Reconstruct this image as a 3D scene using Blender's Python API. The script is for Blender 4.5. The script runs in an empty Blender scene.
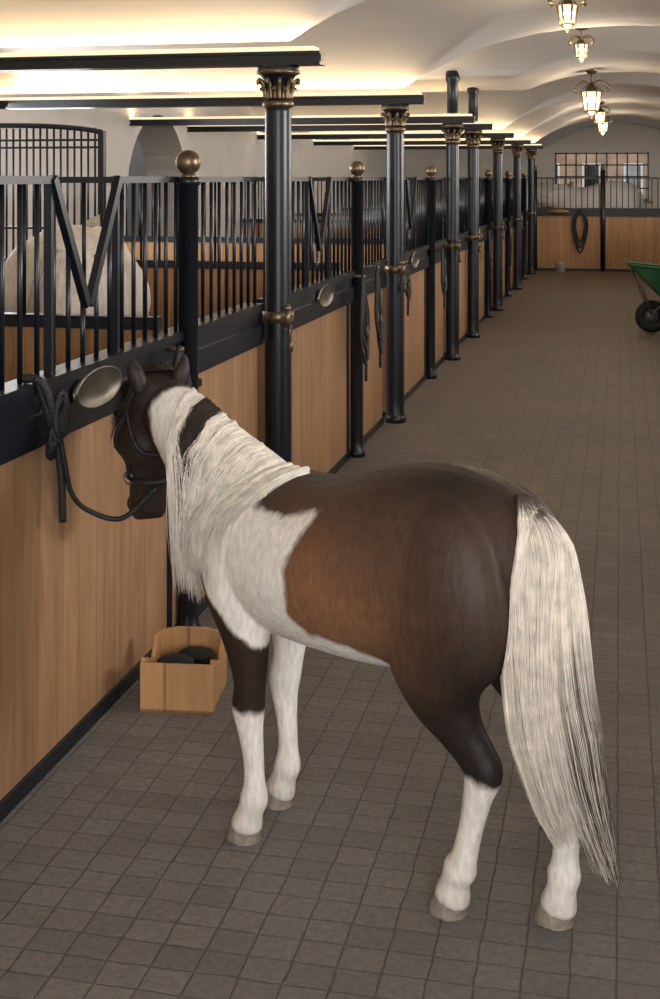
import bpy, math, random
import numpy as np
from mathutils import Vector, Matrix, noise
from mathutils.bvhtree import BVHTree
random.seed(3); np.random.seed(3)
scene = bpy.context.scene
COL = scene.collection

# ------------------------------------------------------------------ materials
def s2l(c):
    return tuple(((v/255)/12.92 if v/255 <= .04045 else ((v/255+.055)/1.055)**2.4) for v in c)

def newmat(name):
    m = bpy.data.materials.new(name); m.use_nodes = True
    nt = m.node_tree
    return m, nt, nt.nodes['Principled BSDF'], nt.nodes, nt.links

def basic(name, rgb, rough=.5, metal=0, var=.12, scale=8, bump=.0, emis=None, es=0, coat=0):
    m, nt, b, N, L = newmat(name)
    c = s2l(rgb)
    b.inputs['Roughness'].default_value = rough
    b.inputs['Metallic'].default_value = metal
    b.inputs['Coat Weight'].default_value = coat
    g = N.new('ShaderNodeNewGeometry')
    n = N.new('ShaderNodeTexNoise'); n.inputs['Scale'].default_value = scale; n.inputs['Detail'].default_value = 5
    L.new(g.outputs['Position'], n.inputs['Vector'])
    r = N.new('ShaderNodeValToRGB')
    r.color_ramp.elements[0].position = .3; r.color_ramp.elements[1].position = .7
    r.color_ramp.elements[0].color = tuple(v*(1-var) for v in c)+(1,)
    r.color_ramp.elements[1].color = tuple(min(1, v*(1+var)) for v in c)+(1,)
    L.new(n.outputs['Fac'], r.inputs['Fac']); L.new(r.outputs['Color'], b.inputs['Base Color'])
    if bump:
        bp = N.new('ShaderNodeBump'); bp.inputs['Strength'].default_value = bump; bp.inputs['Distance'].default_value = .01
        L.new(n.outputs['Fac'], bp.inputs['Height']); L.new(bp.outputs['Normal'], b.inputs['Normal'])
    if emis:
        b.inputs['Emission Color'].default_value = emis+(1,); b.inputs['Emission Strength'].default_value = es
    return m

def wood(name, rgb, axis='Y', board=.15, contrast=.3):
    m, nt, b, N, L = newmat(name)
    c = s2l(rgb)
    g = N.new('ShaderNodeNewGeometry'); sx = N.new('ShaderNodeSeparateXYZ'); L.new(g.outputs['Position'], sx.inputs[0])
    mp = N.new('ShaderNodeMapping'); mp.inputs['Scale'].default_value = (14, 14, .9)
    L.new(g.outputs['Position'], mp.inputs['Vector'])
    dv = N.new('ShaderNodeMath'); dv.operation = 'DIVIDE'; dv.inputs[1].default_value = board
    L.new(sx.outputs[axis], dv.inputs[0])
    fl = N.new('ShaderNodeMath'); fl.operation = 'FLOOR'; L.new(dv.outputs[0], fl.inputs[0])
    fr = N.new('ShaderNodeMath'); fr.operation = 'FRACT'; L.new(dv.outputs[0], fr.inputs[0])
    wn = N.new('ShaderNodeTexWhiteNoise'); wn.noise_dimensions = '1D'; L.new(fl.outputs[0], wn.inputs['W'])
    ad = N.new('ShaderNodeVectorMath'); ad.operation = 'ADD'
    L.new(mp.outputs[0], ad.inputs[0]); L.new(wn.outputs['Color'], ad.inputs[1])
    n = N.new('ShaderNodeTexNoise'); n.inputs['Scale'].default_value = 1.6; n.inputs['Detail'].default_value = 8; n.inputs['Distortion'].default_value = 1.2
    L.new(ad.outputs[0], n.inputs['Vector'])
    r = N.new('ShaderNodeValToRGB'); r.color_ramp.elements[0].position = .3; r.color_ramp.elements[1].position = .72
    r.color_ramp.elements[0].color = tuple(v*(1-contrast) for v in c)+(1,)
    r.color_ramp.elements[1].color = tuple(v*(1+contrast*.6) for v in c)+(1,)
    L.new(n.outputs['Fac'], r.inputs['Fac'])
    mr = N.new('ShaderNodeMapRange'); mr.inputs['To Min'].default_value = .9; mr.inputs['To Max'].default_value = 1.07
    L.new(wn.outputs['Value'], mr.inputs['Value'])
    gp = N.new('ShaderNodeMath'); gp.operation = 'GREATER_THAN'; gp.inputs[1].default_value = .025
    L.new(fr.outputs[0], gp.inputs[0])
    gm = N.new('ShaderNodeMapRange'); gm.inputs['To Min'].default_value = .6; L.new(gp.outputs[0], gm.inputs['Value'])
    mu = N.new('ShaderNodeMath'); mu.operation = 'MULTIPLY'; L.new(mr.outputs[0], mu.inputs[0]); L.new(gm.outputs[0], mu.inputs[1])
    vm = N.new('ShaderNodeVectorMath'); vm.operation = 'SCALE'; L.new(r.outputs['Color'], vm.inputs[0]); L.new(mu.outputs[0], vm.inputs['Scale'])
    L.new(vm.outputs[0], b.inputs['Base Color'])
    b.inputs['Roughness'].default_value = .38
    bp = N.new('ShaderNodeBump'); bp.inputs['Strength'].default_value = .25; bp.inputs['Distance'].default_value = .004
    L.new(mu.outputs[0], bp.inputs['Height']); L.new(bp.outputs['Normal'], b.inputs['Normal'])
    return m

M_black = basic('black_painted_iron', (15, 20, 28), .33, 0, .15, 20)
M_rubber = basic('rubber', (24, 23, 23), .75, 0, .2, 30, .2)
M_leather = basic('black_leather_rope', (22, 21, 22), .6, 0, .3, 120, .5)
M_brass = basic('aged_brass', (126, 108, 84), .38, .85, .3, 25)
M_nickel = basic('nickel_plate', (116, 109, 96), .35, .85, .25, 14)
M_plaster = basic('white_plaster', (209, 206, 203), .85, 0, .03, 3, .08)
M_wall = basic('wall_plaster', (205, 202, 198), .85, 0, .04, 3, .08)
M_strip = basic('warm_led_strip', (255, 220, 160), .5, emis=(1, .72, .40), es=19)
M_diff = basic('led_diffuser_edge', (60, 50, 36), .5, emis=(1, .78, .50), es=1.3)
M_bulb = basic('lamp_bulb', (255, 230, 180), .5, emis=(1, .76, .48), es=30)
M_green = basic('green_barrow_paint', (40, 92, 62), .45, 0, .2, 12)
M_steel = basic('galvanised_steel', (120, 120, 118), .4, .7, .15, 20)
M_wood = wood('oak_boards', (166, 127, 91), 'Y')
M_woodx = wood('oak_boards_cross', (170, 128, 86), 'X')
M_pine = wood('pine_box', (196, 148, 98), 'X', .5, .18)
M_hoof = basic('hoof_horn', (138, 127, 113), .55, 0, .25, 60, .3)
M_eye = basic('eye', (12, 8, 6), .08)
M_bristle = basic('brush_bristle', (26, 24, 24), .8, 0, .4, 200, .8)
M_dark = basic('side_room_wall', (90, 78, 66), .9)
M_facade = basic('yard_facade', (158, 128, 106), .9, 0, .3, 2)

M_lglass, _nt, _b, _N, _L = newmat('lantern_glass')
_b.inputs['Base Color'].default_value = (1, .9, .7, 1); _b.inputs['Roughness'].default_value = .15
_b.inputs['Transmission Weight'].default_value = 1; _b.inputs['Emission Color'].default_value = (1, .72, .42, 1); _b.inputs['Emission Strength'].default_value = 1.2

def floor_mat():
    m, nt, b, N, L = newmat('clay_paver_floor')
    g = N.new('ShaderNodeNewGeometry')
    wn = N.new('ShaderNodeTexNoise'); wn.inputs['Scale'].default_value = 9; wn.inputs['Detail'].default_value = 3
    L.new(g.outputs['Position'], wn.inputs['Vector'])
    wa = N.new('ShaderNodeVectorMath'); wa.operation = 'MULTIPLY_ADD'; wa.inputs[1].default_value = (.014, .014, 0)
    L.new(wn.outputs['Color'], wa.inputs[0]); L.new(g.outputs['Position'], wa.inputs[2])
    br = N.new('ShaderNodeTexBrick'); br.inputs['Scale'].default_value = 1; br.offset = 0.0; br.offset_frequency = 2
    br.inputs['Brick Width'].default_value = .104; br.inputs['Row Height'].default_value = .088
    br.inputs['Mortar Size'].default_value = .0038; br.inputs['Mortar Smooth'].default_value = 1; br.inputs['Bias'].default_value = 0
    L.new(wa.outputs[0], br.inputs['Vector'])
    br.inputs['Color1'].default_value = s2l((124, 120, 116))+(1,)
    br.inputs['Color2'].default_value = s2l((112, 108, 105))+(1,)
    br.inputs['Mortar'].default_value = s2l((86, 82, 79))+(1,)
    n1 = N.new('ShaderNodeTexNoise'); n1.inputs['Scale'].default_value = .9; n1.inputs['Detail'].default_value = 6
    L.new(g.outputs['Position'], n1.inputs['Vector'])
    n2 = N.new('ShaderNodeTexNoise'); n2.inputs['Scale'].default_value = 50; n2.inputs['Detail'].default_value = 10; n2.inputs['Roughness'].default_value = .75
    L.new(g.outputs['Position'], n2.inputs['Vector'])
    sx = N.new('ShaderNodeSeparateXYZ'); L.new(g.outputs['Position'], sx.inputs[0])
    mr = N.new('ShaderNodeMapRange'); mr.inputs['From Min'].default_value = 3.4; mr.inputs['From Max'].default_value = 6; mr.inputs['To Max'].default_value = .45
    L.new(sx.outputs['Y'], mr.inputs['Value'])
    mr2 = N.new('ShaderNodeMapRange'); mr2.inputs['From Min'].default_value = 13; mr2.inputs['From Max'].default_value = 17; mr2.inputs['To Max'].default_value = .5
    L.new(sx.outputs['Y'], mr2.inputs['Value'])
    ad = N.new('ShaderNodeMath'); ad.operation = 'ADD'; L.new(mr.outputs[0], ad.inputs[0]); L.new(mr2.outputs[0], ad.inputs[1])
    mm = N.new('ShaderNodeMapRange'); mm.inputs['From Min'].default_value = .3; mm.inputs['From Max'].default_value = .7; mm.inputs['To Min'].default_value = .6; mm.inputs['To Max'].default_value = 1.1
    L.new(n1.outputs['Fac'], mm.inputs['Value'])
    mu = N.new('ShaderNodeMath'); mu.operation = 'MULTIPLY'; mu.use_clamp = True; L.new(ad.outputs[0], mu.inputs[0]); L.new(mm.outputs[0], mu.inputs[1])
    mx = N.new('ShaderNodeMixRGB'); L.new(mu.outputs[0], mx.inputs['Fac']); L.new(br.outputs['Color'], mx.inputs[1])
    mx.inputs[2].default_value = s2l((106, 89, 71))+(1,)
    r2 = N.new('ShaderNodeMapRange'); r2.inputs['From Min'].default_value = .25; r2.inputs['From Max'].default_value = .75; r2.inputs['To Min'].default_value = .55; r2.inputs['To Max'].default_value = 1.42
    L.new(n2.outputs['Fac'], r2.inputs['Value'])
    r3 = N.new('ShaderNodeMapRange'); r3.inputs['From Min'].default_value = .3; r3.inputs['From Max'].default_value = .7; r3.inputs['To Min'].default_value = .86; r3.inputs['To Max'].default_value = 1.12
    L.new(n1.outputs['Fac'], r3.inputs['Value'])
    m3 = N.new('ShaderNodeMath'); m3.operation = 'MULTIPLY'; L.new(r2.outputs[0], m3.inputs[0]); L.new(r3.outputs[0], m3.inputs[1])
    sc = N.new('ShaderNodeVectorMath'); sc.operation = 'SCALE'; L.new(mx.outputs[0], sc.inputs[0]); L.new(m3.outputs[0], sc.inputs['Scale'])
    L.new(sc.outputs[0], b.inputs['Base Color'])
    b.inputs['Roughness'].default_value = .62
    hb = N.new('ShaderNodeMath'); hb.operation = 'MULTIPLY_ADD'; hb.inputs[1].default_value = -.8
    L.new(br.outputs['Fac'], hb.inputs[0]); L.new(n2.outputs['Fac'], hb.inputs[2])
    bp = N.new('ShaderNodeBump'); bp.inputs['Strength'].default_value = .55; bp.inputs['Distance'].default_value = .007
    L.new(hb.outputs[0], bp.inputs['Height']); L.new(bp.outputs['Normal'], b.inputs['Normal'])
    return m
M_floor = floor_mat()

def attr_mat(name, rough, bump_scale, bump, stretch=(1, 1, 1), sheen=.0, spec=.5, lo=.84, hi=1.14):
    m, nt, b, N, L = newmat(name)
    a = N.new('ShaderNodeAttribute'); a.attribute_name = 'Col'
    tc = N.new('ShaderNodeTexCoord'); mp = N.new('ShaderNodeMapping'); mp.inputs['Scale'].default_value = stretch
    L.new(tc.outputs['Object'], mp.inputs['Vector'])
    n = N.new('ShaderNodeTexNoise'); n.inputs['Scale'].default_value = bump_scale; n.inputs['Detail'].default_value = 8
    L.new(mp.outputs[0], n.inputs['Vector'])
    r = N.new('ShaderNodeMapRange'); r.inputs['From Min'].default_value = .3; r.inputs['From Max'].default_value = .7
    r.inputs['To Min'].default_value = lo; r.inputs['To Max'].default_value = hi
    L.new(n.outputs['Fac'], r.inputs['Value'])
    sc = N.new('ShaderNodeVectorMath'); sc.operation = 'SCALE'; L.new(a.outputs['Color'], sc.inputs[0]); L.new(r.outputs[0], sc.inputs['Scale'])
    L.new(sc.outputs[0], b.inputs['Base Color'])
    b.inputs['Roughness'].default_value = rough
    b.inputs['Sheen Weight'].default_value = sheen
    b.inputs['Specular IOR Level'].default_value = spec
    if bump:
        bp = N.new('ShaderNodeBump'); bp.inputs['Strength'].default_value = bump; bp.inputs['Distance'].default_value = .005
        L.new(n.outputs['Fac'], bp.inputs['Height']); L.new(bp.outputs['Normal'], b.inputs['Normal'])
    return m
M_coat = attr_mat('horse_coat', .52, 80, .45, (1, 1, .3), 0, .33, .84, 1.14)
M_hair = attr_mat('horse_hair', .55, 30, 0, spec=.3)

# ------------------------------------------------------------------ mesh builder
def catmull(P, k=4):
    P = np.array(P, float); n = len(P); out = []
    for i in range(n-1):
        p0 = P[max(i-1, 0)]; p1 = P[i]; p2 = P[i+1]; p3 = P[min(i+2, n-1)]
        for j in range(k):
            t = j/k
            out.append(.5*((2*p1)+(-p0+p2)*t+(2*p0-5*p1+4*p2-p3)*t*t+(-p0+3*p1-3*p2+p3)*t**3))
    out.append(P[-1]); return np.array(out)

class MB:
    def __init__(s): s.v = []; s.f = []; s.m = []; s.sm = []; s.mats = []
    def add(s, vs, fs, mat, smooth=False):
        if mat not in s.mats: s.mats.append(mat)
        k = s.mats.index(mat); o = len(s.v)
        s.v += [tuple(map(float, v)) for v in vs]
        for f in fs:
            s.f.append(tuple(i+o for i in f)); s.m.append(k); s.sm.append(smooth)
    def box(s, lo, hi, mat, M=None):
        x0, y0, z0 = lo; x1, y1, z1 = hi
        vs = [Vector(p) for p in [(x0,y0,z0),(x1,y0,z0),(x1,y1,z0),(x0,y1,z0),(x0,y0,z1),(x1,y0,z1),(x1,y1,z1),(x0,y1,z1)]]
        if M: vs = [M @ v for v in vs]
        s.add(vs, [(0,3,2,1),(4,5,6,7),(0,1,5,4),(1,2,6,5),(2,3,7,6),(3,0,4,7)], mat)
    def prism(s, poly, axis, a, b, mat):
        def P(u, w, t): return (t, u, w) if axis == 0 else (u, t, w)
        n = len(poly)
        vs = [P(u, w, a) for u, w in poly]+[P(u, w, b) for u, w in poly]
        fs = [tuple(range(n)), tuple(range(2*n-1, n-1, -1))]+[(i, (i+1) % n, n+(i+1) % n, n+i) for i in range(n)]
        s.add(vs, fs, mat)
    def tube(s, pts, rad, mat, n=10, smooth=True, closed=False):
        pts = [Vector(p) for p in pts]; K = len(pts)
        if not hasattr(rad, '__len__'): rad = [rad]*K
        vs = []; T = []
        for i in range(K):
            if closed: t = pts[(i+1) % K]-pts[i-1]
            else: t = pts[min(i+1, K-1)]-pts[max(i-1, 0)]
            T.append(t.normalized())
        u = T[0].orthogonal().normalized()
        for i in range(K):
            u = (u-T[i]*u.dot(T[i]))
            if u.length < 1e-5: u = T[i].orthogonal()
            u.normalize(); w = T[i].cross(u)
            for j in range(n):
                a = 2*math.pi*j/n
                vs.append(pts[i]+(u*math.cos(a)+w*math.sin(a))*rad[i])
        fs = []
        for i in range(K-1 if not closed else K):
            i2 = (i+1) % K
            for j in range(n): fs.append((i*n+j, i*n+(j+1) % n, i2*n+(j+1) % n, i2*n+j))
        if not closed:
            fs.append(tuple(range(n-1, -1, -1))); fs.append(tuple((K-1)*n+j for j in range(n)))
        s.add(vs, fs, mat, smooth)
    def cyl(s, a, b, r, mat, n=10): s.tube([a, b], r, mat, n)
    def lathe(s, o, prof, mat, n=24, smooth=True, M=None):
        vs = []; fs = []
        for r, z in prof:
            for j in range(n):
                a = 2*math.pi*j/n; v = Vector((r*math.cos(a), r*math.sin(a), z))
                if M: v = M @ v
                vs.append(v+Vector(o))
        K = len(prof)
        for i in range(K-1):
            for j in range(n): fs.append((i*n+j, i*n+(j+1) % n, (i+1)*n+(j+1) % n, (i+1)*n+j))
        fs.append(tuple(range(n-1, -1, -1))); fs.append(tuple((K-1)*n+j for j in range(n)))
        s.add(vs, fs, mat, smooth)
    def ball(s, c, r, mat, n=16, sc=(1, 1, 1)):
        k = n//2
        prof = [(max(1e-4, math.sin(math.pi*i/k)), -math.cos(math.pi*i/k)) for i in range(k+1)]
        M = Matrix.Diagonal(Vector((r*sc[0], r*sc[1], r*sc[2]))).to_4x4()
        s.lathe(c, prof, mat, n, True, M)
    def loft(s, st, mat, n=24, sub=4, lat=(0, 1, 0)):
        S = catmull(st, sub); K = len(S); vs = []
        for i in range(K):
            p = Vector(S[i][:3]); t = Vector(S[min(i+1, K-1)][:3])-Vector(S[max(i-1, 0)][:3]); t.normalize()
            l = Vector(lat); l = (l-t*l.dot(t)).normalized(); q = t.cross(l)
            for j in range(n):
                a = 2*math.pi*j/n
                vs.append(p+q*math.cos(a)*max(S[i][3], .003)+l*math.sin(a)*max(S[i][4], .003))
        fs = []
        for i in range(K-1):
            for j in range(n): fs.append((i*n+j, i*n+(j+1) % n, (i+1)*n+(j+1) % n, (i+1)*n+j))
        fs.append(tuple(range(n-1, -1, -1))); fs.append(tuple((K-1)*n+j for j in range(n)))
        s.add(vs, fs, mat, True)
    def build(s, name, loc=(0, 0, 0), parent=None, bevel=0):
        me = bpy.data.meshes.new(name)
        L = Vector(loc)
        me.from_pydata([tuple(Vector(v)-L) for v in s.v], [], s.f)
        for m in s.mats: me.materials.append(m)
        me.polygons.foreach_set('material_index', s.m); me.polygons.foreach_set('use_smooth', s.sm)
        me.update()
        import bmesh
        bm = bmesh.new(); bm.from_mesh(me); bmesh.ops.recalc_face_normals(bm, faces=bm.faces); bm.to_mesh(me); bm.free()
        ob = bpy.data.objects.new(name, me); ob.location = L; COL.objects.link(ob)
        if parent: ob.parent = parent
        if bevel:
            b = ob.modifiers.new('bevel', 'BEVEL'); b.width = bevel; b.segments = 2; b.limit_method = 'ANGLE'
        return ob

# ------------------------------------------------------------------ layout
XW = -1.70
XC = -1.62
BEAMS = [-4.0, -.63, 2.74, 6.11, 9.48, 12.85, 14.7, 17.75, 21.2, 24.6, 29.0]
HIGH = {12.85, 14.7}
Y0, Y1, XE = -4.0, 29.0, 5.2

b = MB(); b.box((-XE-.4, Y0, -.1), (XE+.4, Y1+.4, 0), M_floor); b.build('floor')

def spring(i): return 2.78 if BEAMS[i] in HIGH else 2.465
def zceil(x, y):
    ax = abs(x)
    zA = 2.465+.525*(1-(ax/1.55)**2.2) if ax < 1.55 else 0
    zB = 2.465
    for i in range(len(BEAMS)-1):
        if BEAMS[i] <= y <= BEAMS[i+1]:
            t = (y-BEAMS[i])/(BEAMS[i+1]-BEAMS[i]); w = BEAMS[i+1]-BEAMS[i]
            rise = .50 if w > 2.5 else .15
            base = spring(i)*(1-t)+spring(i+1)*t
            zB = base+rise*math.sqrt(max(0, 1-abs(2*t-1)**2.0))*.6+rise*.4*(1-abs(2*t-1)**2); break
    return max(zA, zB)
xs = np.linspace(-XE, XE, 161)
ys = sorted(set(np.round(np.concatenate([np.linspace(Y0, Y1, 500)]+[np.array([c-.02, c, c+.02, c+.05, c-.05]) for c in BEAMS[1:-1]]), 4)))
vs = [(x, y, zceil(x, y)) for y in ys for x in xs]; nx = len(xs)
fs = [(j*nx+i, (j+1)*nx+i, (j+1)*nx+i+1, j*nx+i+1) for j in range(len(ys)-1) for i in range(nx-1)]
b = MB(); b.add(vs, fs, M_plaster, True); b.build('ceiling')

def wall_with_arches(name, x, thick, arches, sgn):
    b = MB(); top = 3.3
    cuts = [Y0]
    for a0, a1 in arches: cuts += list(np.linspace(a0, a1, 25))
    cuts.append(Y1)
    def az(y):
        for a0, a1 in arches:
            if a0-1e-6 <= y <= a1+1e-6:
                r = (a1-a0)/2; return 1.5+math.sqrt(max(0, r*r-(y-(a0+a1)/2)**2))
        return 0
    xa, xb = x, x+sgn*thick
    for i in range(len(cuts)-1):
        ya, yb = cuts[i], cuts[i+1]; inside = any(a0-1e-6 <= (ya+yb)/2 <= a1+1e-6 for a0, a1 in arches)
        za, zb = (az(ya), az(yb)) if inside else (0, 0)
        b.add([(xa,ya,za),(xa,yb,zb),(xa,yb,top),(xa,ya,top)], [(0,1,2,3)], M_wall)
        b.add([(xb,ya,za),(xb,yb,zb),(xb,yb,top),(xb,ya,top)], [(0,1,2,3)], M_wall)
        if inside: b.add([(xa,ya,za),(xa,yb,zb),(xb,yb,zb),(xb,ya,za)], [(0,1,2,3)], M_wall)
    for a0, a1 in arches:
        for yy in (a0, a1): b.add([(xa,yy,0),(xb,yy,0),(xb,yy,1.5),(xa,yy,1.5)], [(0,1,2,3)], M_wall)
    return b.build(name)
wall_with_arches('wall_left', -5.0, .5, [(12.7, 14.7)], -1)
b = MB()
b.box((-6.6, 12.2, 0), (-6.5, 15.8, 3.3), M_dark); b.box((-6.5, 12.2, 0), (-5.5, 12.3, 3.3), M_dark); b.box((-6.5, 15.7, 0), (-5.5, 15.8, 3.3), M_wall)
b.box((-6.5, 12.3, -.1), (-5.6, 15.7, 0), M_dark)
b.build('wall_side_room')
b = MB(); b.box((5.0, Y0, 0), (5.3, Y1, 3.3), M_wall); b.build('wall_right')
wx0, wx1, wz0, wz1 = -1.40, .62, 1.30, 2.36
b = MB()
b.box((-XE, Y1, 0), (wx0, Y1+.3, 3.3), M_wall); b.box((wx1, Y1, 0), (XE, Y1+.3, 3.3), M_wall)
b.box((wx0, Y1, 0), (wx1, Y1+.3, wz0), M_wall); b.box((wx0, Y1, wz1), (wx1, Y1+.3, 3.3), M_wall)
b.build('wall_back')
b = MB()
for x in np.linspace(wx0+.02, wx1-.02, 10): b.box((x-.016, Y1+.08, wz0), (x+.016, Y1+.13, wz1), M_black)
for z in np.linspace(wz0+.02, wz1-.02, 5): b.box((wx0, Y1+.08, z-.016), (wx1, Y1+.13, z+.016), M_black)
b.box((wx0-.08, Y1-.03, wz0-.05), (wx1+.08, Y1+.1, wz0), M_woodx)
b.build('window_1')
b = MB(); b.box((-6, 36, 0), (5, 37, 6), M_facade)
for x in np.arange(-5.4, 4.5, 1.1):
    b.box((x, 35.95, 1.2), (x+.5, 36, 2.2), M_wall); b.box((x+.06, 35.93, 1.26), (x+.44, 35.95, 2.14), M_eye)
b.build('yard_building', loc=(0, 36, 0))  # made-up building across the yard, a warm backdrop for the window

# ------------------------------------------------------------------ beams with cove light
for y in BEAMS[1:-1]:
    for sx in (-1, 1):
        b = MB(); xa, xb = sorted((sx*5.0, sx*1.40))
        b.box((xa, y-.06, 2.345), (xb, y+.06, 2.36), M_black)
        b.box((xa, y-.03, 2.36), (xb, y+.03, 2.395), M_black)
        b.box((xa, y-.06, 2.395), (xb, y+.06, 2.41), M_black)
        xl, xr = (xa, xb-.03) if sx < 0 else (xa+.03, xb)
        b.box((xl, y-.062, 2.410), (xr, y+.062, 2.432), M_diff)
        b.box((xl+.01, y-.035, 2.4321), (xr-.01, y+.035, 2.4331), M_strip)
        b.build('ceiling_beam', loc=((xa+xb)/2, y, 2.38))

# ------------------------------------------------------------------ columns
def column(x, y, tall=False):
    b = MB(); o = (x, y, 0)
    b.lathe(o, [(.080,0),(.080,.03),(.072,.045),(.067,.06),(.066,.2),(.064,2.12),(.064,2.16)], M_black, 28)
    b.lathe(o, [(.064,2.14),(.076,2.15),(.076,2.165),(.068,2.175)], M_brass, 28)
    b.lathe(o, [(.060,2.17),(.062,2.22),(.068,2.27),(.088,2.30),(.1,2.315),(.1,2.345)], M_black, 28)
    for k in range(10):
        a = 2*math.pi*k/10; c, s_ = math.cos(a), math.sin(a)
        P = [(.064,2.18),(.068,2.22),(.078,2.255),(.094,2.275),(.103,2.27),(.101,2.255)]
        b.tube([(x+c*r, y+s_*r, z) for r, z in catmull(P, 3)], [.012]*8+[.009]*8, M_brass, 6)
        a += math.pi/10; c, s_ = math.cos(a), math.sin(a)
        b.tube([(x+c*r, y+s_*r, z) for r, z in catmull([(.062,2.18),(.066,2.215),(.080,2.235),(.084,2.225)], 3)], .010, M_brass, 6)
    b.lathe(o, [(.088,2.298),(.106,2.306),(.106,2.316),(.1,2.324)], M_brass, 28)
    if tall: b.lathe(o, [(.065,2.435),(.055,2.45),(.055,2.74),(.07,2.77),(.07,2.86)], M_black, 24)
    b.lathe(o, [(.068,1.10),(.076,1.105),(.076,1.15),(.068,1.155)], M_brass, 28)
    s = 1 if x < 0 else -1
    b.box((x+s*.06, y-.13, 1.115), (x+s*.085, y-.03, 1.14), M_brass)
    b.cyl((x+s*.075, y-.12, 1.09), (x+s*.075, y-.12, 1.175), .014, M_brass)
    b.ball((x+s*.075, y-.12, 1.18), .02, M_brass)
    ring = [(x+s*.085, y-.09+.022*math.cos(a), 1.06+.035*math.sin(a)) for a in np.linspace(0, 2*math.pi, 12, endpoint=False)]
    b.tube(ring, .005, M_brass, 6, closed=True)
    b.tube([(x+s*.085, y-.09, 1.03), (x+s*.085, y-.09, .97)], [.008, .014], M_brass, 8)
    b.build('column', loc=o)
for y in BEAMS[1:-1]:
    for x in (XC, -XC): column(x, y, y in HIGH)

# ------------------------------------------------------------------ stall fronts
def front(sx, c0, c1, V=True):
    b = MB(); X = lambda d: sx*(abs(XW)+d)
    def bx(d0, d1, y0, y1, z0, z1, mat):
        xa, xb = sorted((X(d0), X(d1))); b.box((xa, y0, z0), (xb, y1, z1), mat)
    a, e = c0+.09, c1-.09
    bx(-.012, .05, a, e, 0, .05, M_black)
    bx(0, .045, a, e, .05, 1.01, M_wood)
    bx(-.03, .055, a, e, 1.005, 1.10, M_black)
    bx(-.018, .05, a, e, 1.10, 1.165, M_black)
    bx(-.035, .06, a, e, 1.165, 1.20, M_black)
    vy = c0+1.24; post = c0+2.14
    if V: segs = [(a, vy-.27), (vy+.27, e)]
    else: segs = [(a, e)]
    for s0, s1 in segs: bx(-.005, .03, s0, s1, 1.782, 1.806, M_black)
    n = int((e-a)/.112)
    for i in range(n+1):
        y = a+(e-a)*i/n; zt = 1.79
        if V and abs(y-vy) < .27: zt = 1.39+(1.79-1.39)*abs(y-vy)/.27
        b.cyl((X(.013), y, 1.19), (X(.013), y, zt), .0085, M_black, 8)
    if V:
        for d in (-1, 1):
            p0 = Vector((X(.0), vy+d*.27, 1.80)); p1 = Vector((X(.0), vy+d*.01, 1.385))
            dr = (p1-p0).normalized(); w = Vector((0, dr.z, -dr.y))*.016; t = Vector((.012, 0, 0))
            b.add([p0-w-t, p0+w-t, p1+w-t, p1-w-t, p0-w+t, p0+w+t, p1+w+t, p1-w+t], [(0,1,2,3),(4,5,6,7),(0,1,5,4),(1,2,6,5),(2,3,7,6),(3,0,4,7)], M_black)
            bx(.0, .025, vy+d*.27-.010, vy+d*.27+.010, 1.19, 1.80, M_black)
        px = X(-.04)
        b.lathe((px, post, 0), [(.055,0),(.055,.03),(.041,.05),(.039,.1),(.039,1.77),(.048,1.775),(.048,1.80),(.02,1.81)], M_black, 20)
        b.lathe((px, post, 0), [(.03,1.80),(.035,1.808),(.02,1.82)], M_brass, 16)
        b.ball((px, post, 1.862), .05, M_brass, 20)
        M = Matrix.Rotation(math.radians(90), 4, 'Y') @ Matrix.Diagonal((.066, .2, 1, 1))
        b.lathe((X(-.031), vy+.02, 1.115), [(1,-.008),(1,.0),(.93,.008),(.9,.005),(.2,.007)], M_nickel, 32, True, M)
        for zz in (.3, .95):
            bx(-.03, 0, post+.05, post+.2, zz, zz+.03, M_black)
        bx(-.012, .05, post-.14, post-.11, .05, 1.01, M_black)
    b.build('stall_front', loc=(X(0), (c0+c1)/2, 0))
for i in range(1, len(BEAMS)-2):
    c0, c1 = BEAMS[i], BEAMS[i+1]
    for sx in (-1, 1): front(sx, c0, c1, (c1-c0) > 2.5)

def partition(sx, y, cage):
    b = MB()
    x0, x1 = 1.78, 4.98
    def bx(a, c, y0, y1, z0, z1, m):
        xa, xb = sorted((sx*a, sx*c)); b.box((xa, y0, z0), (xb, y1, z1), m)
    bx(x0, x1, y-.025, y+.025, 0, 1.2, M_woodx)
    bx(x0, x1, y-.035, y+.035, 1.2, 1.25, M_black)
    xm = 3.42 if cage else x1
    bx(x0, xm, y-.02, y+.02, 1.78, 1.805, M_black)
    for x in np.arange(x0+.06, xm, .13): b.cyl((sx*x, y, 1.25), (sx*x, y, 1.79), .009, M_black, 6)
    if cage:
        bx(xm-.02, xm+.02, y-.025, y+.025, 1.2, 2.12, M_black)
        for x in np.arange(xm+.05, x1, .05): b.cyl((sx*x, y, 1.25), (sx*x, y, 2.14), .008, M_black, 6)
        for z in (1.45, 2.0, 2.05): bx(xm, x1, y-.012, y+.012, z, z+.015, M_black)
        b.tube(catmull([(sx*(xm), y, 2.11), (sx*(xm+.2), y, 2.14), (sx*(xm+.6), y, 2.16), (sx*x1, y, 2.16)], 4), .018, M_black, 8)
    b.build('stall_partition', loc=(sx*3.4, y, 0))
for i in range(1, len(BEAMS)-2):
    if BEAMS[i+1]-BEAMS[i] > 2.5:
        partition(-1, BEAMS[i]+2.14, i == 3)
        partition(1, BEAMS[i]+2.14, i == 3)

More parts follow.
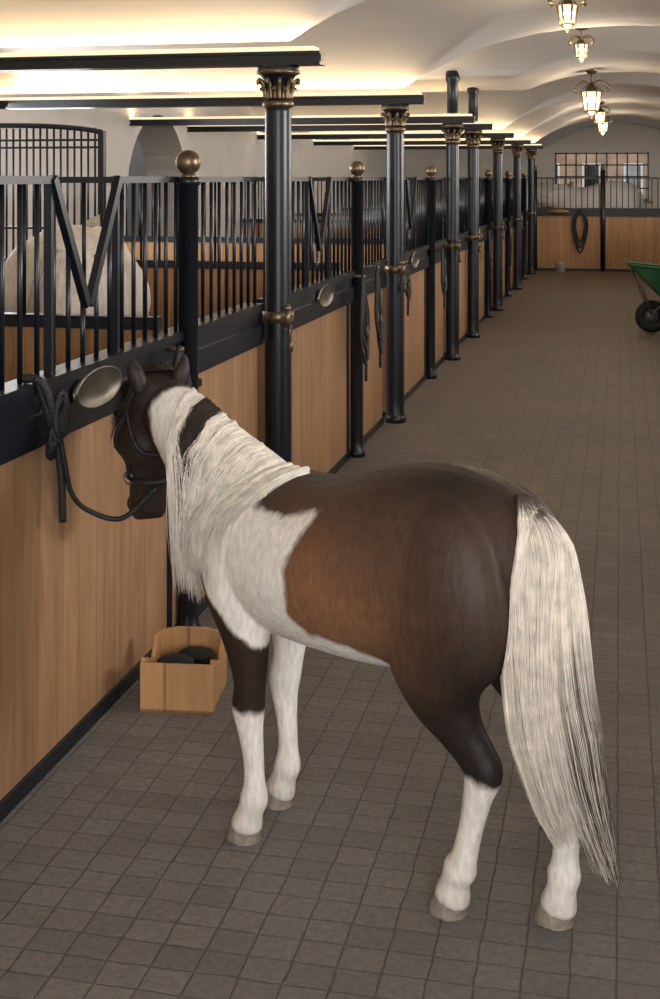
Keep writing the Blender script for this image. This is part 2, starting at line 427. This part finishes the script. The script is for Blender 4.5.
# end gate across the aisle
b = MB(); y = 25.6
b.box((-1.62, y, 0), (1.62, y+.05, .05), M_black); b.box((-1.62, y+.005, .05), (1.62, y+.045, 1.08), M_woodx)
b.box((-1.62, y-.02, 1.06), (1.62, y+.06, 1.22), M_black); b.box((-1.62, y, 1.785), (1.62, y+.04, 1.81), M_black)
for x in np.arange(-1.6, 1.6, .11): b.cyl((x, y+.02, 1.2), (x, y+.02, 1.8), .009, M_black, 6)
for x in (-1.62, -.32, 1.62):
    b.cyl((x, y, 0), (x, y, 1.95), .05, M_black, 14); b.ball((x, y, 1.99), .05, M_brass)
b.lathe((-1.17, y-.02, 1.14), [(1,-.008),(1,0),(.9,.01)], M_brass, 24, True, Matrix.Rotation(math.radians(90), 4, 'X') @ Matrix.Diagonal((.22, .06, 1, 1)))
b.build('aisle_gate', loc=(0, y, 0))

# ------------------------------------------------------------------ tack hanging
def bridle(x, y, zt, zb, seed):
    r = random.Random(seed); b = MB(); s = 1 if x < 0 else -1
    b.cyl((x-s*.05, y, zt), (x+s*.02, y, zt), .01, M_brass)
    for k in range(4):
        w = r.uniform(.04, .09); h = (zt-zb)*r.uniform(.55, 1); dy = r.uniform(-.04, .04)
        P = [(x, y, zt+.01), (x+s*.01, y+w*.6+dy, zt-h*.3), (x+s*.025, y+w+dy, zt-h*.7), (x+s*.03, y+dy, zt-h), (x+s*.015, y-w+dy, zt-h*.7), (x+s*.01, y-w*.6+dy, zt-h*.3), (x, y, zt+.01)]
        b.tube(catmull(P, 5), .010, M_leather, 6)
    b.tube(catmull([(x, y, zt), (x+s*.02, y+.03, zt-.25), (x+s*.02, y+.02, zb-.1)], 5), .010, M_leather, 6)
    c = (x+s*.03, y, zt-(zt-zb)*.6)
    b.tube([(c[0]+.004, c[1]+.022*math.cos(a), c[2]+.022*math.sin(a)) for a in np.linspace(0, 2*math.pi, 12, endpoint=False)], .004, M_steel, 6, closed=True)
    b.build('hanging_halter', loc=(x, y, zt))
bridle(-1.61, 4.62, 1.16, .90, 1)
bridle(-1.58, 8.02, 1.18, .62, 2); bridle(-1.60, 8.62, 1.2, .62, 3)
bridle(-1.60, 9.80, 1.16, .85, 4)
bridle(-1.60, 11.9, 1.14, .7, 5); bridle(-1.60, 16.3, 1.14, .6, 6); bridle(-1.60, 19.4, 1.14, .6, 7)
b = MB()
for k in range(3):
    w = .09+.03*k
    b.tube(catmull([(-.75, 25.56, 1.2), (-.75+w, 25.54, .9), (-.75, 25.53, .55-.1*k), (-.75-w, 25.54, .9), (-.75, 25.56, 1.2)], 5), .016, M_leather, 6)
b.build('hanging_bridle', loc=(-.75, 25.55, 1.0))

# ------------------------------------------------------------------ ceiling lanterns
def lantern(x, y, drop, size):
    zc = zceil(x, y); b = MB()
    b.lathe((x, y, zc), [(.02,-.05),(.05,-.04),(.07,-.01),(.07,.02)], M_brass, 20)
    zt = zc-drop
    b.cyl((x, y, zt), (x, y, zc-.03), .008, M_brass)
    for k in range(4):
        a = math.pi/4+k*math.pi/2
        P = [(0, .0), (.07, .02), (.13, -.01), (.15, -.05), (.12, -.06)]
        b.tube([(x+math.cos(a)*r*size*1.3, y+math.sin(a)*r*size*1.3, zt+z*size+.01) for r, z in catmull(P, 4)], .008, M_brass, 6)
    s = size
    b.lathe((x, y, zt), [(.015,.03),(.03*s,.0),(.09*s,-.05*s),(.095*s,-.06*s)], M_brass, 6, False)
    b.lathe((x, y, zt), [(.07*s,-.06*s),(.05*s,-.2*s)], M_lglass, 6, False)
    b.lathe((x, y, zt), [(.055*s,-.2*s),(.055*s,-.215*s),(.02*s,-.24*s),(.008,-.27*s)], M_brass, 6, False)
    for k in range(6):
        a = k*math.pi/3
        b.cyl((x+.078*s*math.cos(a), y+.078*s*math.sin(a), zt-.06*s), (x+.054*s*math.cos(a), y+.054*s*math.sin(a), zt-.2*s), .007, M_brass, 6)
    b.ball((x, y, zt-.12*s), .03*s, M_bulb, 12)
    b.build('ceiling_lantern', loc=(x, y, zc))
    l = bpy.data.lights.new('lantern_light', 'POINT'); l.energy = 20; l.color = (1, .8, .56); l.shadow_soft_size = .08
    o = bpy.data.objects.new('lantern_light', l); o.location = (x, y, zt-.34*s); COL.objects.link(o)
lantern(-.30, 7.75, .12, .75)
lantern(-.30, 10.6, .12, .7)
lantern(-.30, 14.4, .16, 1.4)
lantern(-.30, 20.5, .1, 1.1)
lantern(-.30, 24.0, .1, 1.2)
lantern(-.30, 1.0, .05, .9)

# ------------------------------------------------------------------ wooden box with brush
b = MB(); w, d, t = .25, .26, .014
b.box((-w/2, -d/2, 0), (w/2, d/2, t), M_pine)
b.prism([(-w/2, 0), (w/2, 0), (w/2, .165), (-w/2, .165)], 1, -d/2, -d/2+t, M_pine)
b.prism([(-w/2, 0), (w/2, 0), (w/2, .19), (.05, .205), (-.05, .205), (-w/2, .19)], 1, d/2-t, d/2, M_pine)
side = [(-d/2+t, 0), (d/2-t, 0), (d/2-t, .19), (d/2-.05, .19), (.03, .13), (-.02, .13), (-.06, .16), (-d/2+t, .180)]
b.prism(side, 0, -w/2, -w/2+t, M_pine); b.prism(side, 0, w/2-t, w/2, M_pine)
for p in [(-.02, -.05, .145), (.03, .05, .135)]:
    b.ball(p, .055, M_bristle, 14, (1.2, .85, .4))
    b.box((p[0]-.045, p[1]-.03, t), (p[0]+.045, p[1]+.03, p[2]), M_bristle)
ob = b.build('wooden_grooming_box', bevel=.002); ob.location = (-1.47, 4.28, 0); ob.rotation_euler = (0, 0, math.radians(7))

# ------------------------------------------------------------------ wheelbarrow
b = MB()
bot = [(.10,-.2,.42),(.62,-.2,.36),(.62,.2,.36),(.10,.2,.42)]; top = [(-.26,-.33,.80),(.85,-.33,.68),(.85,.33,.68),(-.26,.33,.80)]
b.add(bot+top, [(0,1,2,3),(0,1,5,4),(1,2,6,5),(2,3,7,6),(3,0,4,7)], M_green)
b.tube(top, .014, M_green, 8, closed=True)
for s in (-1, 1):
    b.tube(catmull([(0, s*.05, .19), (.12, s*.14, .33), (.6, s*.24, .36), (1.0, s*.29, .5), (1.12, s*.3, .56)], 5), .016, M_steel, 8)
    b.cyl((1.06, s*.3, .53), (1.18, s*.3, .60), .022, M_rubber)
    b.tube([(.45, s*.22, .36), (.62, s*.24, .015), (.72, s*.24, .015), (.75, s*.26, .4)], .014, M_steel, 8)
    b.cyl((0, s*.05, .19), (-.2, s*.2, .72), .012, M_steel)
R = .135
b.tube([(R*math.cos(a), 0, .19+R*math.sin(a)) for a in np.linspace(0, 2*math.pi, 32, endpoint=False)], .055, M_rubber, 12, closed=True)
b.lathe((0, 0, .19), [(.085,-.02),(.09,0),(.085,.02)], M_steel, 20, True, Matrix.Rotation(math.radians(90), 4, 'X'))
b.cyl((0, -.07, .19), (0, .07, .19), .02, M_steel)
ob = b.build('wheelbarrow'); ob.location = (.36, 15.6, 0); ob.rotation_euler = (0, 0, math.radians(8))

b = MB(); b.lathe((0, 0, 0), [(.08,0),(.10,.18),(.105,.185),(.10,.18),(.07,.02)], M_wall, 20)
b.tube([(.10*math.cos(a), 0, .18+.09*math.sin(a)) for a in np.linspace(0, math.pi, 12)], .005, M_steel, 6)
ob = b.build('bucket'); ob.location = (-1.1, 25.1, 0)

# ------------------------------------------------------------------ horses
def strands(name, paths, rad, cols, parent):
    N_, K, _ = paths.shape
    T = np.gradient(paths, axis=1); T /= np.linalg.norm(T, axis=2, keepdims=True)+1e-9
    rv = np.random.normal(size=(N_, 1, 3)); U = np.cross(T, rv); U /= np.linalg.norm(U, axis=2, keepdims=True)+1e-9
    W = np.cross(T, U)
    ring = []
    for j in range(3):
        a = 2*math.pi*j/3
        ring.append(paths+(U*math.cos(a)+W*math.sin(a))*rad[None, :, None])
    V = np.stack(ring, axis=2).reshape(-1, 3)
    C = np.repeat(cols[:, :, None, :], 3, axis=2).reshape(-1, 3)
    idx = np.arange(N_*K*3).reshape(N_, K, 3)
    F = []
    for j in range(3):
        j2 = (j+1) % 3
        F.append(np.stack([idx[:, :-1, j], idx[:, :-1, j2], idx[:, 1:, j2], idx[:, 1:, j]], axis=-1).reshape(-1, 4))
    F = np.concatenate(F)
    me = bpy.data.meshes.new(name); me.from_pydata(V.tolist(), [], F.tolist())
    me.polygons.foreach_set('use_smooth', [True]*len(me.polygons))
    at = me.color_attributes.new('Col', 'FLOAT_COLOR', 'POINT')
    at.data.foreach_set('color', np.c_[C, np.ones(len(C))].ravel().astype(np.float32))
    me.materials.append(M_hair)
    ob = bpy.data.objects.new(name, me); COL.objects.link(ob); ob.parent = parent
    return ob

PX = .785; HS = 1.13
def equine(name, loc, heading, sc, voxel, colorfn, legs, yaw=-12, pitch=0, smooth=9):
    root = bpy.data.objects.new(name, None); COL.objects.link(root)
    root.location = loc; root.rotation_euler = (0, 0, math.radians(heading)); root.scale = (sc, sc, sc)
    b = MB()
    tb = [(-.515,.90,.76,.05),(-.49,.965,.69,.11),(-.44,1.02,.64,.17),(-.36,1.06,.60,.215),(-.25,1.083,.57,.24),(-.12,1.065,.555,.25),(0,1.033,.545,.257),
          (.12,1.003,.548,.252),(.22,.995,.555,.238),(.32,.998,.57,.215),(.42,.975,.585,.19),(.50,.93,.62,.162),(.555,.88,.66,.125),(.595,.81,.71,.06)]
    b.loft([(x, 0, (t+o)/2, (t-o)/2, w) for x, t, o, w in tb], M_coat, 32, 3)
    rz = math.radians(yaw); rp = math.radians(pitch)
    def NK(p):
        x, y, z = p; dx, dz = x-.42, z-.85
        return (.42+dx*math.cos(rp)+dz*math.sin(rp), y, .85-dx*math.sin(rp)+dz*math.cos(rp))
    def HD(p):
        x, y, z = p; dx = (x-.73)*HS; y *= HS; z = 1.18+(z-1.17)*HS
        return NK((PX+dx*math.cos(rz)-y*math.sin(rz), y*math.cos(rz)+dx*math.sin(rz), z))
    def T(fn, rows): return [tuple(fn(r[:3]))+tuple(r[3:]) for r in rows]
    def TH(rows): return [tuple(HD(r[:3]))+(r[3]*HS, r[4]*HS) for r in rows]
    b.loft(T(NK, [(.36,0,.80,.19,.15),(.43,0,.86,.18,.14),(.56,0,.955,.152,.108),(.66,0,1.035,.125,.088),(.735,0,1.095,.105,.075),(.79,0,1.13,.085,.068)]), M_coat, 28, 4)
    lat = (math.sin(-rz), math.cos(rz), 0)
    b.loft(TH([(.765,0,1.19,.035,.035),(.785,0,1.155,.078,.065),(.81,0,1.11,.102,.078),(.828,0,1.06,.108,.084),(.843,0,1.005,.100,.078),
                  (.865,0,.945,.080,.062),(.881,0,.89,.066,.053),(.892,0,.845,.062,.053),(.895,0,.805,.057,.051),(.890,0,.778,.040,.038)]), M_coat, 28, 4, lat)
    for s in (-1, 1):
        b.ball(HD((.873, s*.070, 1.078)), .032, M_coat, 14, (1, .7, .9))
        b.ball(HD((.795, s*.056, 1.02)), .074, M_coat, 14, (1, .55, 1.1))
        b.ball(HD((.932, s*.034, .815)), .028, M_coat, 12, (.8, .8, 1.1))
        b.ball((.37, s*.15, .76), .10, M_coat, 16, (.9, .62, 1.35))
    for L in legs: b.loft(L, M_coat, 22, 4)
    tmp = b.build(name+'_tmp')
    m = tmp.modifiers.new('r', 'REMESH'); m.mode = 'VOXEL'; m.voxel_size = voxel
    m = tmp.modifiers.new('s', 'SMOOTH'); m.factor = .5; m.iterations = smooth
    dg = bpy.context.evaluated_depsgraph_get()
    me = bpy.data.meshes.new_from_object(tmp.evaluated_get(dg))
    bpy.data.objects.remove(tmp)
    n = len(me.vertices); P = np.empty(n*3); me.vertices.foreach_get('co', P); P = P.reshape(-1, 3)
    P[:, 2] = np.maximum(P[:, 2], .012); me.vertices.foreach_set('co', P.ravel())
    me.polygons.foreach_set('use_smooth', [True]*len(me.polygons))
    C = colorfn(P)
    at = me.color_attributes.new('Col', 'FLOAT_COLOR', 'POINT')
    at.data.foreach_set('color', np.c_[C, np.ones(n)].ravel().astype(np.float32))
    me.materials.clear(); me.materials.append(M_coat)
    body = bpy.data.objects.new('body', me); COL.objects.link(body); body.parent = root
    bvh = BVHTree.FromObject(body, bpy.context.evaluated_depsgraph_get())
    er = MB()
    for s in (-1, 1):
        er.loft(T(HD, [(.765,s*.048,1.150,.020,.022),(.768,s*.056,1.182,.023,.027),(.770,s*.064,1.204,.020,.024),(.774,s*.070,1.225,.012,.016),(.778,s*.072,1.243,.003,.004)]), M_coat, 14, 4, lat)
    eo = er.build('ears', parent=root)
    ec = colorfn(np.array([[.95, 0, 1.1]]))[0]
    at = eo.data.color_attributes.new('Col', 'FLOAT_COLOR', 'POINT')
    at.data.foreach_set('color', np.tile(np.r_[ec, 1], len(eo.data.vertices)).astype(np.float32))
    h = MB()
    for L in legs:
        x, y, z = L[-1][:3]
        h.loft([(x-.004, y, .060, .030, .030), (x, y, .042, .040, .038), (x+.006, y, .02, .046, .042), (x+.010, y, .004, .050, .046), (x+.010, y, .0, .049, .045)], M_hoof, 20, 2)
    h.build('hooves', parent=root)
    e = MB()
    for s in (-1, 1):
        e.ball(HD((.882, s*.082, 1.075)), .019, M_eye, 14)
        e.ball(HD((.950, s*.040, .812)), .011, M_eye, 10, (.8, .8, 1.3))
    e.build('eyes_and_nostrils', parent=root)
    return root, body, bvh, NK, HD

FL = [(.385,.115,.82,.12,.07),(.37,.13,.70,.105,.078),(.345,.13,.60,.08,.065),(.335,.122,.51,.060,.052),(.335,.115,.43,.046,.043),(.345,.11,.365,.048,.044),
      (.342,.108,.315,.038,.037),(.332,.106,.24,.030,.029),(.328,.105,.17,.030,.029),(.33,.104,.12,.040,.038),(.342,.104,.085,.036,.035),(.355,.104,.045,.045,.043),(.358,.104,.03,.043,.041)]
FR = [(x+.055, -y, z, a, c) for x, y, z, a, c in FL]; FR[-1] = (.415,-.102,.03,.043,.041)
HIPT = [(-.28,.085,1.0,.06,.05),(-.29,.115,.96,.115,.08),(-.30,.135,.90,.155,.095)]
HL = HIPT+[(-.30,.145,.82,.178,.10),(-.30,.145,.72,.175,.092),(-.285,.135,.62,.14,.08),(-.295,.12,.54,.098,.062),(-.330,.105,.47,.062,.046),(-.366,.093,.415,.052,.040),
      (-.378,.087,.38,.052,.041),(-.362,.082,.32,.038,.034),(-.338,.076,.23,.031,.030),(-.315,.07,.15,.034,.032),(-.303,.067,.12,.043,.040),(-.288,.065,.085,.037,.036),(-.278,.063,.045,.046,.044),(-.274,.063,.03,.044,.042)]
HR = [(x-.01, -y, z, a, c) for x, y, z, a, c in HIPT]+[(-.32,-.145,.82,.172,.10),(-.335,-.145,.72,.165,.092),(-.35,-.135,.62,.135,.08),(-.39,-.12,.54,.098,.062),(-.44,-.105,.47,.062,.046),(-.49,-.093,.415,.052,.040),
      (-.51,-.087,.38,.052,.041),(-.515,-.082,.32,.038,.034),(-.515,-.076,.23,.031,.030),(-.515,-.07,.15,.034,.032),(-.515,-.065,.12,.043,.040),(-.51,-.062,.085,.037,.036),(-.503,-.06,.045,.046,.044),(-.50,-.06,.03,.044,.042)]

WHITE = np.array([.82, .755, .665]); DARK = np.array([.017, .011, .009]); MID = np.array([.055, .031, .020]); RED = np.array([.215, .102, .050])
def sstep(a, w): return np.clip(a/w*.5+.5, 0, 1)
def nz(P, s, off=0): return np.array([noise.noise(Vector((p[0]*s+off, p[1]*s, p[2]*s))) for p in P])
HYAW = math.radians(-32)
def pony_color(P):
    x, y, z = P.T
    n1 = nz(P, 7); n2 = nz(P, 28, 5); n3 = nz(P*np.array([1, 1, .3]), 110, 9); n0 = nz(P, 3.5, 2)
    j = .022*n1+.010*n2+.006*n3
    bx = np.interp(z, [.5,.57,.62,.70,.82,.90,.96,1.1], [-.2,-.12,.02,.10,.115,.07,.055,.12])
    zb = np.interp(x, [-.30,-.20,-.14,-.05,.1], [0,.50,.61,.645,.66])
    s1 = np.minimum(bx-x, z-zb)
    s2 = np.minimum(np.minimum(.31-x-.2*np.abs(y), z-(.935-.1*(x-.15))), x+.1)
    hx = (x-PX)*math.cos(HYAW)+y*math.sin(HYAW)
    s3 = np.minimum(hx+.060-(1.05-z)*.10, z-.70)
    s4 = np.minimum(np.minimum(.60+(x-.33)*1.0-z, z-.375), np.minimum(y-.02, x-.2))
    br = np.maximum(np.maximum(s1, s2), np.maximum(s3, s4))+j
    sock = np.where(x < 0, np.where(y > 0, .375+.25*(x+.36), .33), .36)
    br = np.minimum(br, z-sock+j)
    m = sstep(br, .010)[:, None]
    red = np.exp(-(((x-.03)/.19)**2+((z-.74)/.19)**2))*1.0 + .30*np.exp(-(((x+.20)/.11)**2+((z-.72)/.16)**2))
    red = red*(1+.35*n1+.3*n0)+.05*n2
    red = np.where(x > .6, .0, red)
    red = np.clip(red, 0, 1)[:, None]
    mid = np.clip((z-.56)/.22, 0, 1)*np.clip((1.09-z)/.10, .35, 1)+.35*n0+.2*n1
    mid = np.where(x > .6, .25+.2*n1, mid)
    mid = np.where((x > .2) & (z < .66), .25, mid)
    mid = np.clip(mid, 0, 1)[:, None]
    base = DARK*(1-mid)+MID*mid
    brown = base*(1-red)+RED*red
    brown = brown*(1+.12*n3)[:, None]
    wh = WHITE*(1+.05*n2+.03*n1)[:, None]
    dirt = np.clip((.12-z)/.25, 0, .3)[:, None]
    wh = wh*(1-dirt)+np.array([.42, .35, .27])*dirt
    return np.clip(wh*(1-m)+brown*m, .003, 1)

O = (-.625, 3.35, 0)
pony, pbody, bvh, NK, HD = equine('pony', O, 154.9, 1.0, .006, pony_color, [FL, FR, HL, HR], yaw=-32)

def push(paths, off):
    for i in range(paths.shape[0]):
        o = off[i]
        for k in range(paths.shape[1]):
            p = Vector(paths[i, k]); co, no, _, d = bvh.find_nearest(p)
            if co is None: continue
            sd = (p-co).dot(no)
            if sd < o: paths[i, k] = co+no*o if d < .2 else paths[i, k]
    return paths

# mane
crest = catmull([(.22,.0,1.0),(.30,.0,1.0),(.39,.0,1.035),(.47,.0,1.08),(.55,.0,1.12),(.61,.0,1.15),(.665,.0,1.175)], 8)
def crest_at(s):
    f = s*(len(crest)-1); i = int(min(f, len(crest)-2)); return crest[i]*(1-(f-i))+crest[i+1]*(f-i)
N_, K = 8000, 12
paths = np.zeros((N_, K, 3)); cols = np.zeros((N_, K, 3)); offs = []
for i in range(N_):
    s = random.random()**.9; p0 = crest_at(s); cl = noise.noise(Vector((s*14, 2, 1))); cl2 = noise.noise(Vector((s*24, 7, 1)))
    ln = (.11+.31*min(1, s*1.6))*random.uniform(.45, 1.12)*(1+.25*cl)
    fw = np.interp(s, [0, .4, .65, .85, 1], [.10, .07, .02, -.045, -.08])+.035*cl2+random.uniform(-.02, .02)
    side = random.uniform(.09, .13); ph = random.uniform(0, 6); wv = .002+.003*random.random()
    dark = .69 < s+random.uniform(-.010, .010) < .84
    for k in range(K):
        t = k/(K-1)
        paths[i, k] = (p0[0]+fw*t**.9+wv*math.sin(6*t+ph)+.007*math.sin(8*t+14*s)*t, .002+side*min(1, (t*2.4))**.7+.010*cl2*t, p0[2]-.015+.012*math.sin(min(1, t*6)*math.pi)-ln*(.8 if dark else 1)*t**1.15)
    offs.append(random.uniform(.002, .012+.010*max(0, cl2+.3))+(.005 if dark else 0))
    base = np.array([.045, .030, .023]) if dark else np.array([.90, .815, .70])*random.uniform(.92, 1.04)
    if not dark and random.random() < .015: base = base*.6
    for k in range(K): cols[i, k] = base*(1-.05*(k/K))
paths = push(paths, offs)
rad = np.interp(np.linspace(0, 1, K), [0, .15, .6, 1], [.0012, .0015, .0011, .0003])
strands('mane', paths, rad, cols, pony)

# forelock
N_, K = 600, 8
paths = np.zeros((N_, K, 3)); cols = np.zeros((N_, K, 3)); offs = []
for i in range(N_):
    a = random.uniform(-1, 1); ln = random.uniform(.12, .22)
    for k in range(K):
        t = k/(K-1); paths[i, k] = HD((.755+.18*min(1, t*1.8), .03*a+.07*a*t, 1.205-ln*t**1.3))
    offs.append(random.uniform(.003, .018)); cols[i] = np.array([.018, .012, .010])*random.uniform(.6, 1.5)
strands('forelock', push(paths, offs), np.linspace(.002, .0006, K), cols, pony)

# tail
G = catmull([(-.43,.0,1.005),(-.475,.01,.99),(-.51,.03,.93),(-.52,.045,.84),(-.525,.055,.72),(-.535,.055,.58),(-.555,.04,.44),(-.585,.015,.30),(-.635,-.02,.155)], 4)
gl = len(G); N_, K = 8000, 18
paths = np.zeros((N_, K, 3)); cols = np.zeros((N_, K, 3)); offs = []
u = np.array([-.60, -.80, 0]); w = np.array([-.80, .60, 0])
for i in range(N_):
    a = random.uniform(-1, 1); c = random.uniform(-1, 1)*math.sqrt(1-a*a)
    end = random.uniform(.66, .92) if random.random() < .7 else random.uniform(.45, .75)
    if a > .15: end = min(1, end*1.10)
    st = random.uniform(0, .18); cl = noise.noise(Vector((a*5, c*3, 3))); cl2 = noise.noise(Vector((a*12, c*8, 8)))
    ph = random.uniform(0, 6); am = random.uniform(.002, .006)
    for k in range(K):
        t = st+(end-st)*k/(K-1); f = t*(gl-1); q = int(min(f, gl-2)); g = G[q]*(1-(f-q))+G[q+1]*(f-q)
        wu = np.interp(t, [0, .1, .25, .45, .7, .88, 1], [.018, .040, .072, .100, .112, .088, .045])
        ww = np.interp(t, [0, .1, .3, .7, 1], [.014, .03, .045, .05, .03])
        wob = .006*math.sin(7*t+4*a)+.016*cl*t+.007*cl2*t+am*math.sin(8*t+ph)
        paths[i, k] = g+u*(a*wu+wob)+w*(c*ww+.01*cl*t+.006*cl2)
        dk = (a+.5*cl+.3*cl2 > .12 and t > .46+.22*abs(a-.6)+.1*cl2 and (i % 5) < 3) or (t < .10)
        dk2 = (t > .5 and i % 16 == 0)
        base = np.array([.085, .062, .047]) if dk else (np.array([.42, .34, .27]) if dk2 else np.array([.90, .805, .69]))
        cols[i, k] = base*(1-.06*t)*(1+.06*cl)
    offs.append(random.uniform(.003, .012))
for _ in range(2):
    for k in range(1, K): cols[:, k] = cols[:, k]*.5+cols[:, k-1]*.5
paths = push(paths, offs)
rad = np.interp(np.linspace(0, 1, K), [0, .15, .6, 1], [.0014, .0015, .0011, .0004])
strands('tail', paths, rad, cols, pony)

# halter on pony
h = MB()
def wrap(pts, r, mat=M_leather, closed=False):
    out = []
    for p in pts:
        co, no, _, d = bvh.find_nearest(Vector(p)); out.append(co+no*r*.6)
    h.tube(out, r, mat, 6, closed=closed)
wrap([HD((.878+.075*math.cos(a), .06*math.sin(a), .90)) for a in np.linspace(0, 2*math.pi, 28, endpoint=False)], .008, closed=True)
for s in (-1, 1):
    wrap([HD(p) for p in catmull([(.865, s*.07, .90), (.83, s*.09, 1.0), (.79, s*.09, 1.1), (.765, s*.06, 1.17)], 6)], .008)
    co_, no_, _, _ = bvh.find_nearest(Vector(HD((.865, s*.07, .90)))); c = co_+no_*.01
    h.tube([c+Vector((.018*math.cos(a), 0, .018*math.sin(a))) for a in np.linspace(0, 2*math.pi, 14, endpoint=False)], .0035, M_steel, 6, closed=True)
wrap([HD(p) for p in catmull([(.79, .09, 1.1), (.74, .06, 1.0), (.73, 0, .98), (.74, -.06, 1.0), (.79, -.09, 1.1)], 6)], .007)
h.build('halter', parent=pony)

# lead rope
hd = math.radians(154.9)
def PW(p): return (O[0]+p[0]*math.cos(hd)-p[1]*math.sin(hd), O[1]+p[0]*math.sin(hd)+p[1]*math.cos(hd), p[2])
cn, nn, _, _ = bvh.find_nearest(Vector(HD((.80, .0, .875))))
chin = PW(cn+nn*.004)
b = MB()
mid = ((chin[0]-1.57)/2, (chin[1]+3.69)/2, .765)
rope = [(-1.66,3.50,1.215),(-1.645,3.56,1.17),(-1.63,3.60,1.05),(-1.62,3.62,.95),(-1.61,3.65,.85),(-1.57,3.69,.79),mid,chin]
b.tube(catmull(rope, 8), .008, M_leather, 8)
b.tube(catmull([(-1.66,3.52,1.21),(-1.64,3.55,1.1),(-1.635,3.60,1.0),(-1.63,3.62,.9),(-1.63,3.63,.77)], 6), .012, M_leather, 8)
for k in range(6):
    zc = 1.03+.014*k
    b.tube([(-1.635+.012*math.sin(a)+.004*k, 3.585+.035*math.cos(a), zc+.06*math.sin(a+.5*k)) for a in np.linspace(0, 2*math.pi, 16, endpoint=False)], .010, M_leather, 6, closed=True)
b.tube(catmull([(-1.70,3.51,1.212),(-1.675,3.515,1.215),(-1.65,3.525,1.20),(-1.635,3.54,1.15),(-1.63,3.57,1.06)], 5), .014, M_leather, 8)
b.build('lead_rope', loc=(-1.64, 3.6, 1.0))

# other horses behind bars
def cream(P):
    n1 = nz(P, 4)
    return np.clip(np.array([.78, .70, .60])*(1+.12*n1)[:, None], 0, 1)
def grey(P):
    n1 = nz(P, 4)
    return np.clip(np.array([.74, .73, .74])*(1+.12*n1)[:, None], 0, 1)
FR2 = [(x, -y, z, a, c) for x, y, z, a, c in FL]; HR2 = [(x, -y, z, a, c) for x, y, z, a, c in HL]
def simple_hair(root, bv, NKf, col):
    N_, K = 700, 7; paths = np.zeros((N_, K, 3)); cols = np.zeros((N_, K, 3))
    for i in range(N_):
        s = random.random(); p0 = crest_at(s)
        for k in range(K):
            t = k/(K-1); q = NKf((p0[0], 0, p0[2])); paths[i, k] = (q[0]+.02*t, .10*min(1, t*3)**.7, q[2]-.2*t*random.uniform(.9, 1))
        cols[i] = np.array(col)*random.uniform(.8, 1.1)
    strands('mane', paths, np.linspace(.004, .001, K), cols, root)
    N_, K = 700, 10; paths = np.zeros((N_, K, 3)); cols = np.zeros((N_, K, 3))
    for i in range(N_):
        a = random.uniform(-1, 1); c = random.uniform(-1, 1)*math.sqrt(1-a*a)
        for k in range(K):
            t = k/(K-1)*.95; f = t*(gl-1); q = int(min(f, gl-2)); g = G[q]*(1-(f-q))+G[q+1]*(f-q)
            wd = np.interp(t, [0, .3, .8, 1], [.015, .04, .05, .02]); paths[i, k] = g+np.array([c*wd, a*wd, 0])
        cols[i] = np.array(col)*random.uniform(.7, 1.05)
    strands('tail', paths, np.linspace(.004, .001, K), cols, root)
r2, b2, v2, NK2, _ = equine('horse', (-2.88, 6.65, 0), 104, 1.44, .016, cream, [FL, FR2, HL, HR2], yaw=0, pitch=62, smooth=6)
simple_hair(r2, v2, NK2, (.66, .58, .48))
r3, b3, v3, NK3, _ = equine('horse', (-.45, 27.3, 0), 184, 1.62, .02, grey, [FL, FR2, HL, HR2], yaw=0, pitch=25, smooth=6)
simple_hair(r3, v3, NK3, (.6, .6, .6))

# ------------------------------------------------------------------ lights
def area(name, loc, target, sx, sy, e, col):
    l = bpy.data.lights.new(name, 'AREA'); l.shape = 'RECTANGLE'; l.size = sx; l.size_y = sy; l.energy = e; l.color = col
    o = bpy.data.objects.new(name, l); o.location = loc
    o.rotation_euler = (Vector(target)-Vector(loc)).to_track_quat('-Z', 'Y').to_euler(); COL.objects.link(o); return o
area('fill_doorway', (1.2, -3.0, 2.0), (-.8, 4.5, .7), 3.5, 2.2, 250, (.95, .97, 1))  # added fill lamp at the open end behind the camera
area('fill_side', (4.6, 5.0, 2.3), (-1.0, 5.5, .6), 2.5, 1.0, 280, (.99, .98, 1))  # this and the next two: added fill lamps, right wall has no windows
area('fill_side_far', (4.6, 13.0, 2.2), (-1.5, 13.0, .6), 3.5, 1.0, 240, (1, .98, .96))
area('fill_side_end', (4.6, 21.0, 2.2), (-1.5, 21.0, .6), 3.5, 1.0, 230, (1, .98, .94))
area('fill_left', (-4.8, 9.5, 2.0), (-1.5, 9.5, 1.2), 3.5, .8, 90, (.94, .97, 1))  # fill lamp inside the left wall, no window there

w = bpy.data.worlds.new('world'); scene.world = w; w.use_nodes = True
bg = w.node_tree.nodes['Background']; bg.inputs[0].default_value = (.9, .95, 1, 1); bg.inputs[1].default_value = 1.2

# ------------------------------------------------------------------ camera
cam = bpy.data.cameras.new('camera'); co = bpy.data.objects.new('camera', cam); COL.objects.link(co)
cam.sensor_width = 36; cam.lens = 36*1300/999
cam.shift_y = -(499.5-178)/999
co.location = (0, 0, 1.8); co.rotation_euler = (math.radians(90), 0, math.radians(12.57))
cam.clip_end = 100
scene.camera = co
scene.view_settings.view_transform = 'Standard'
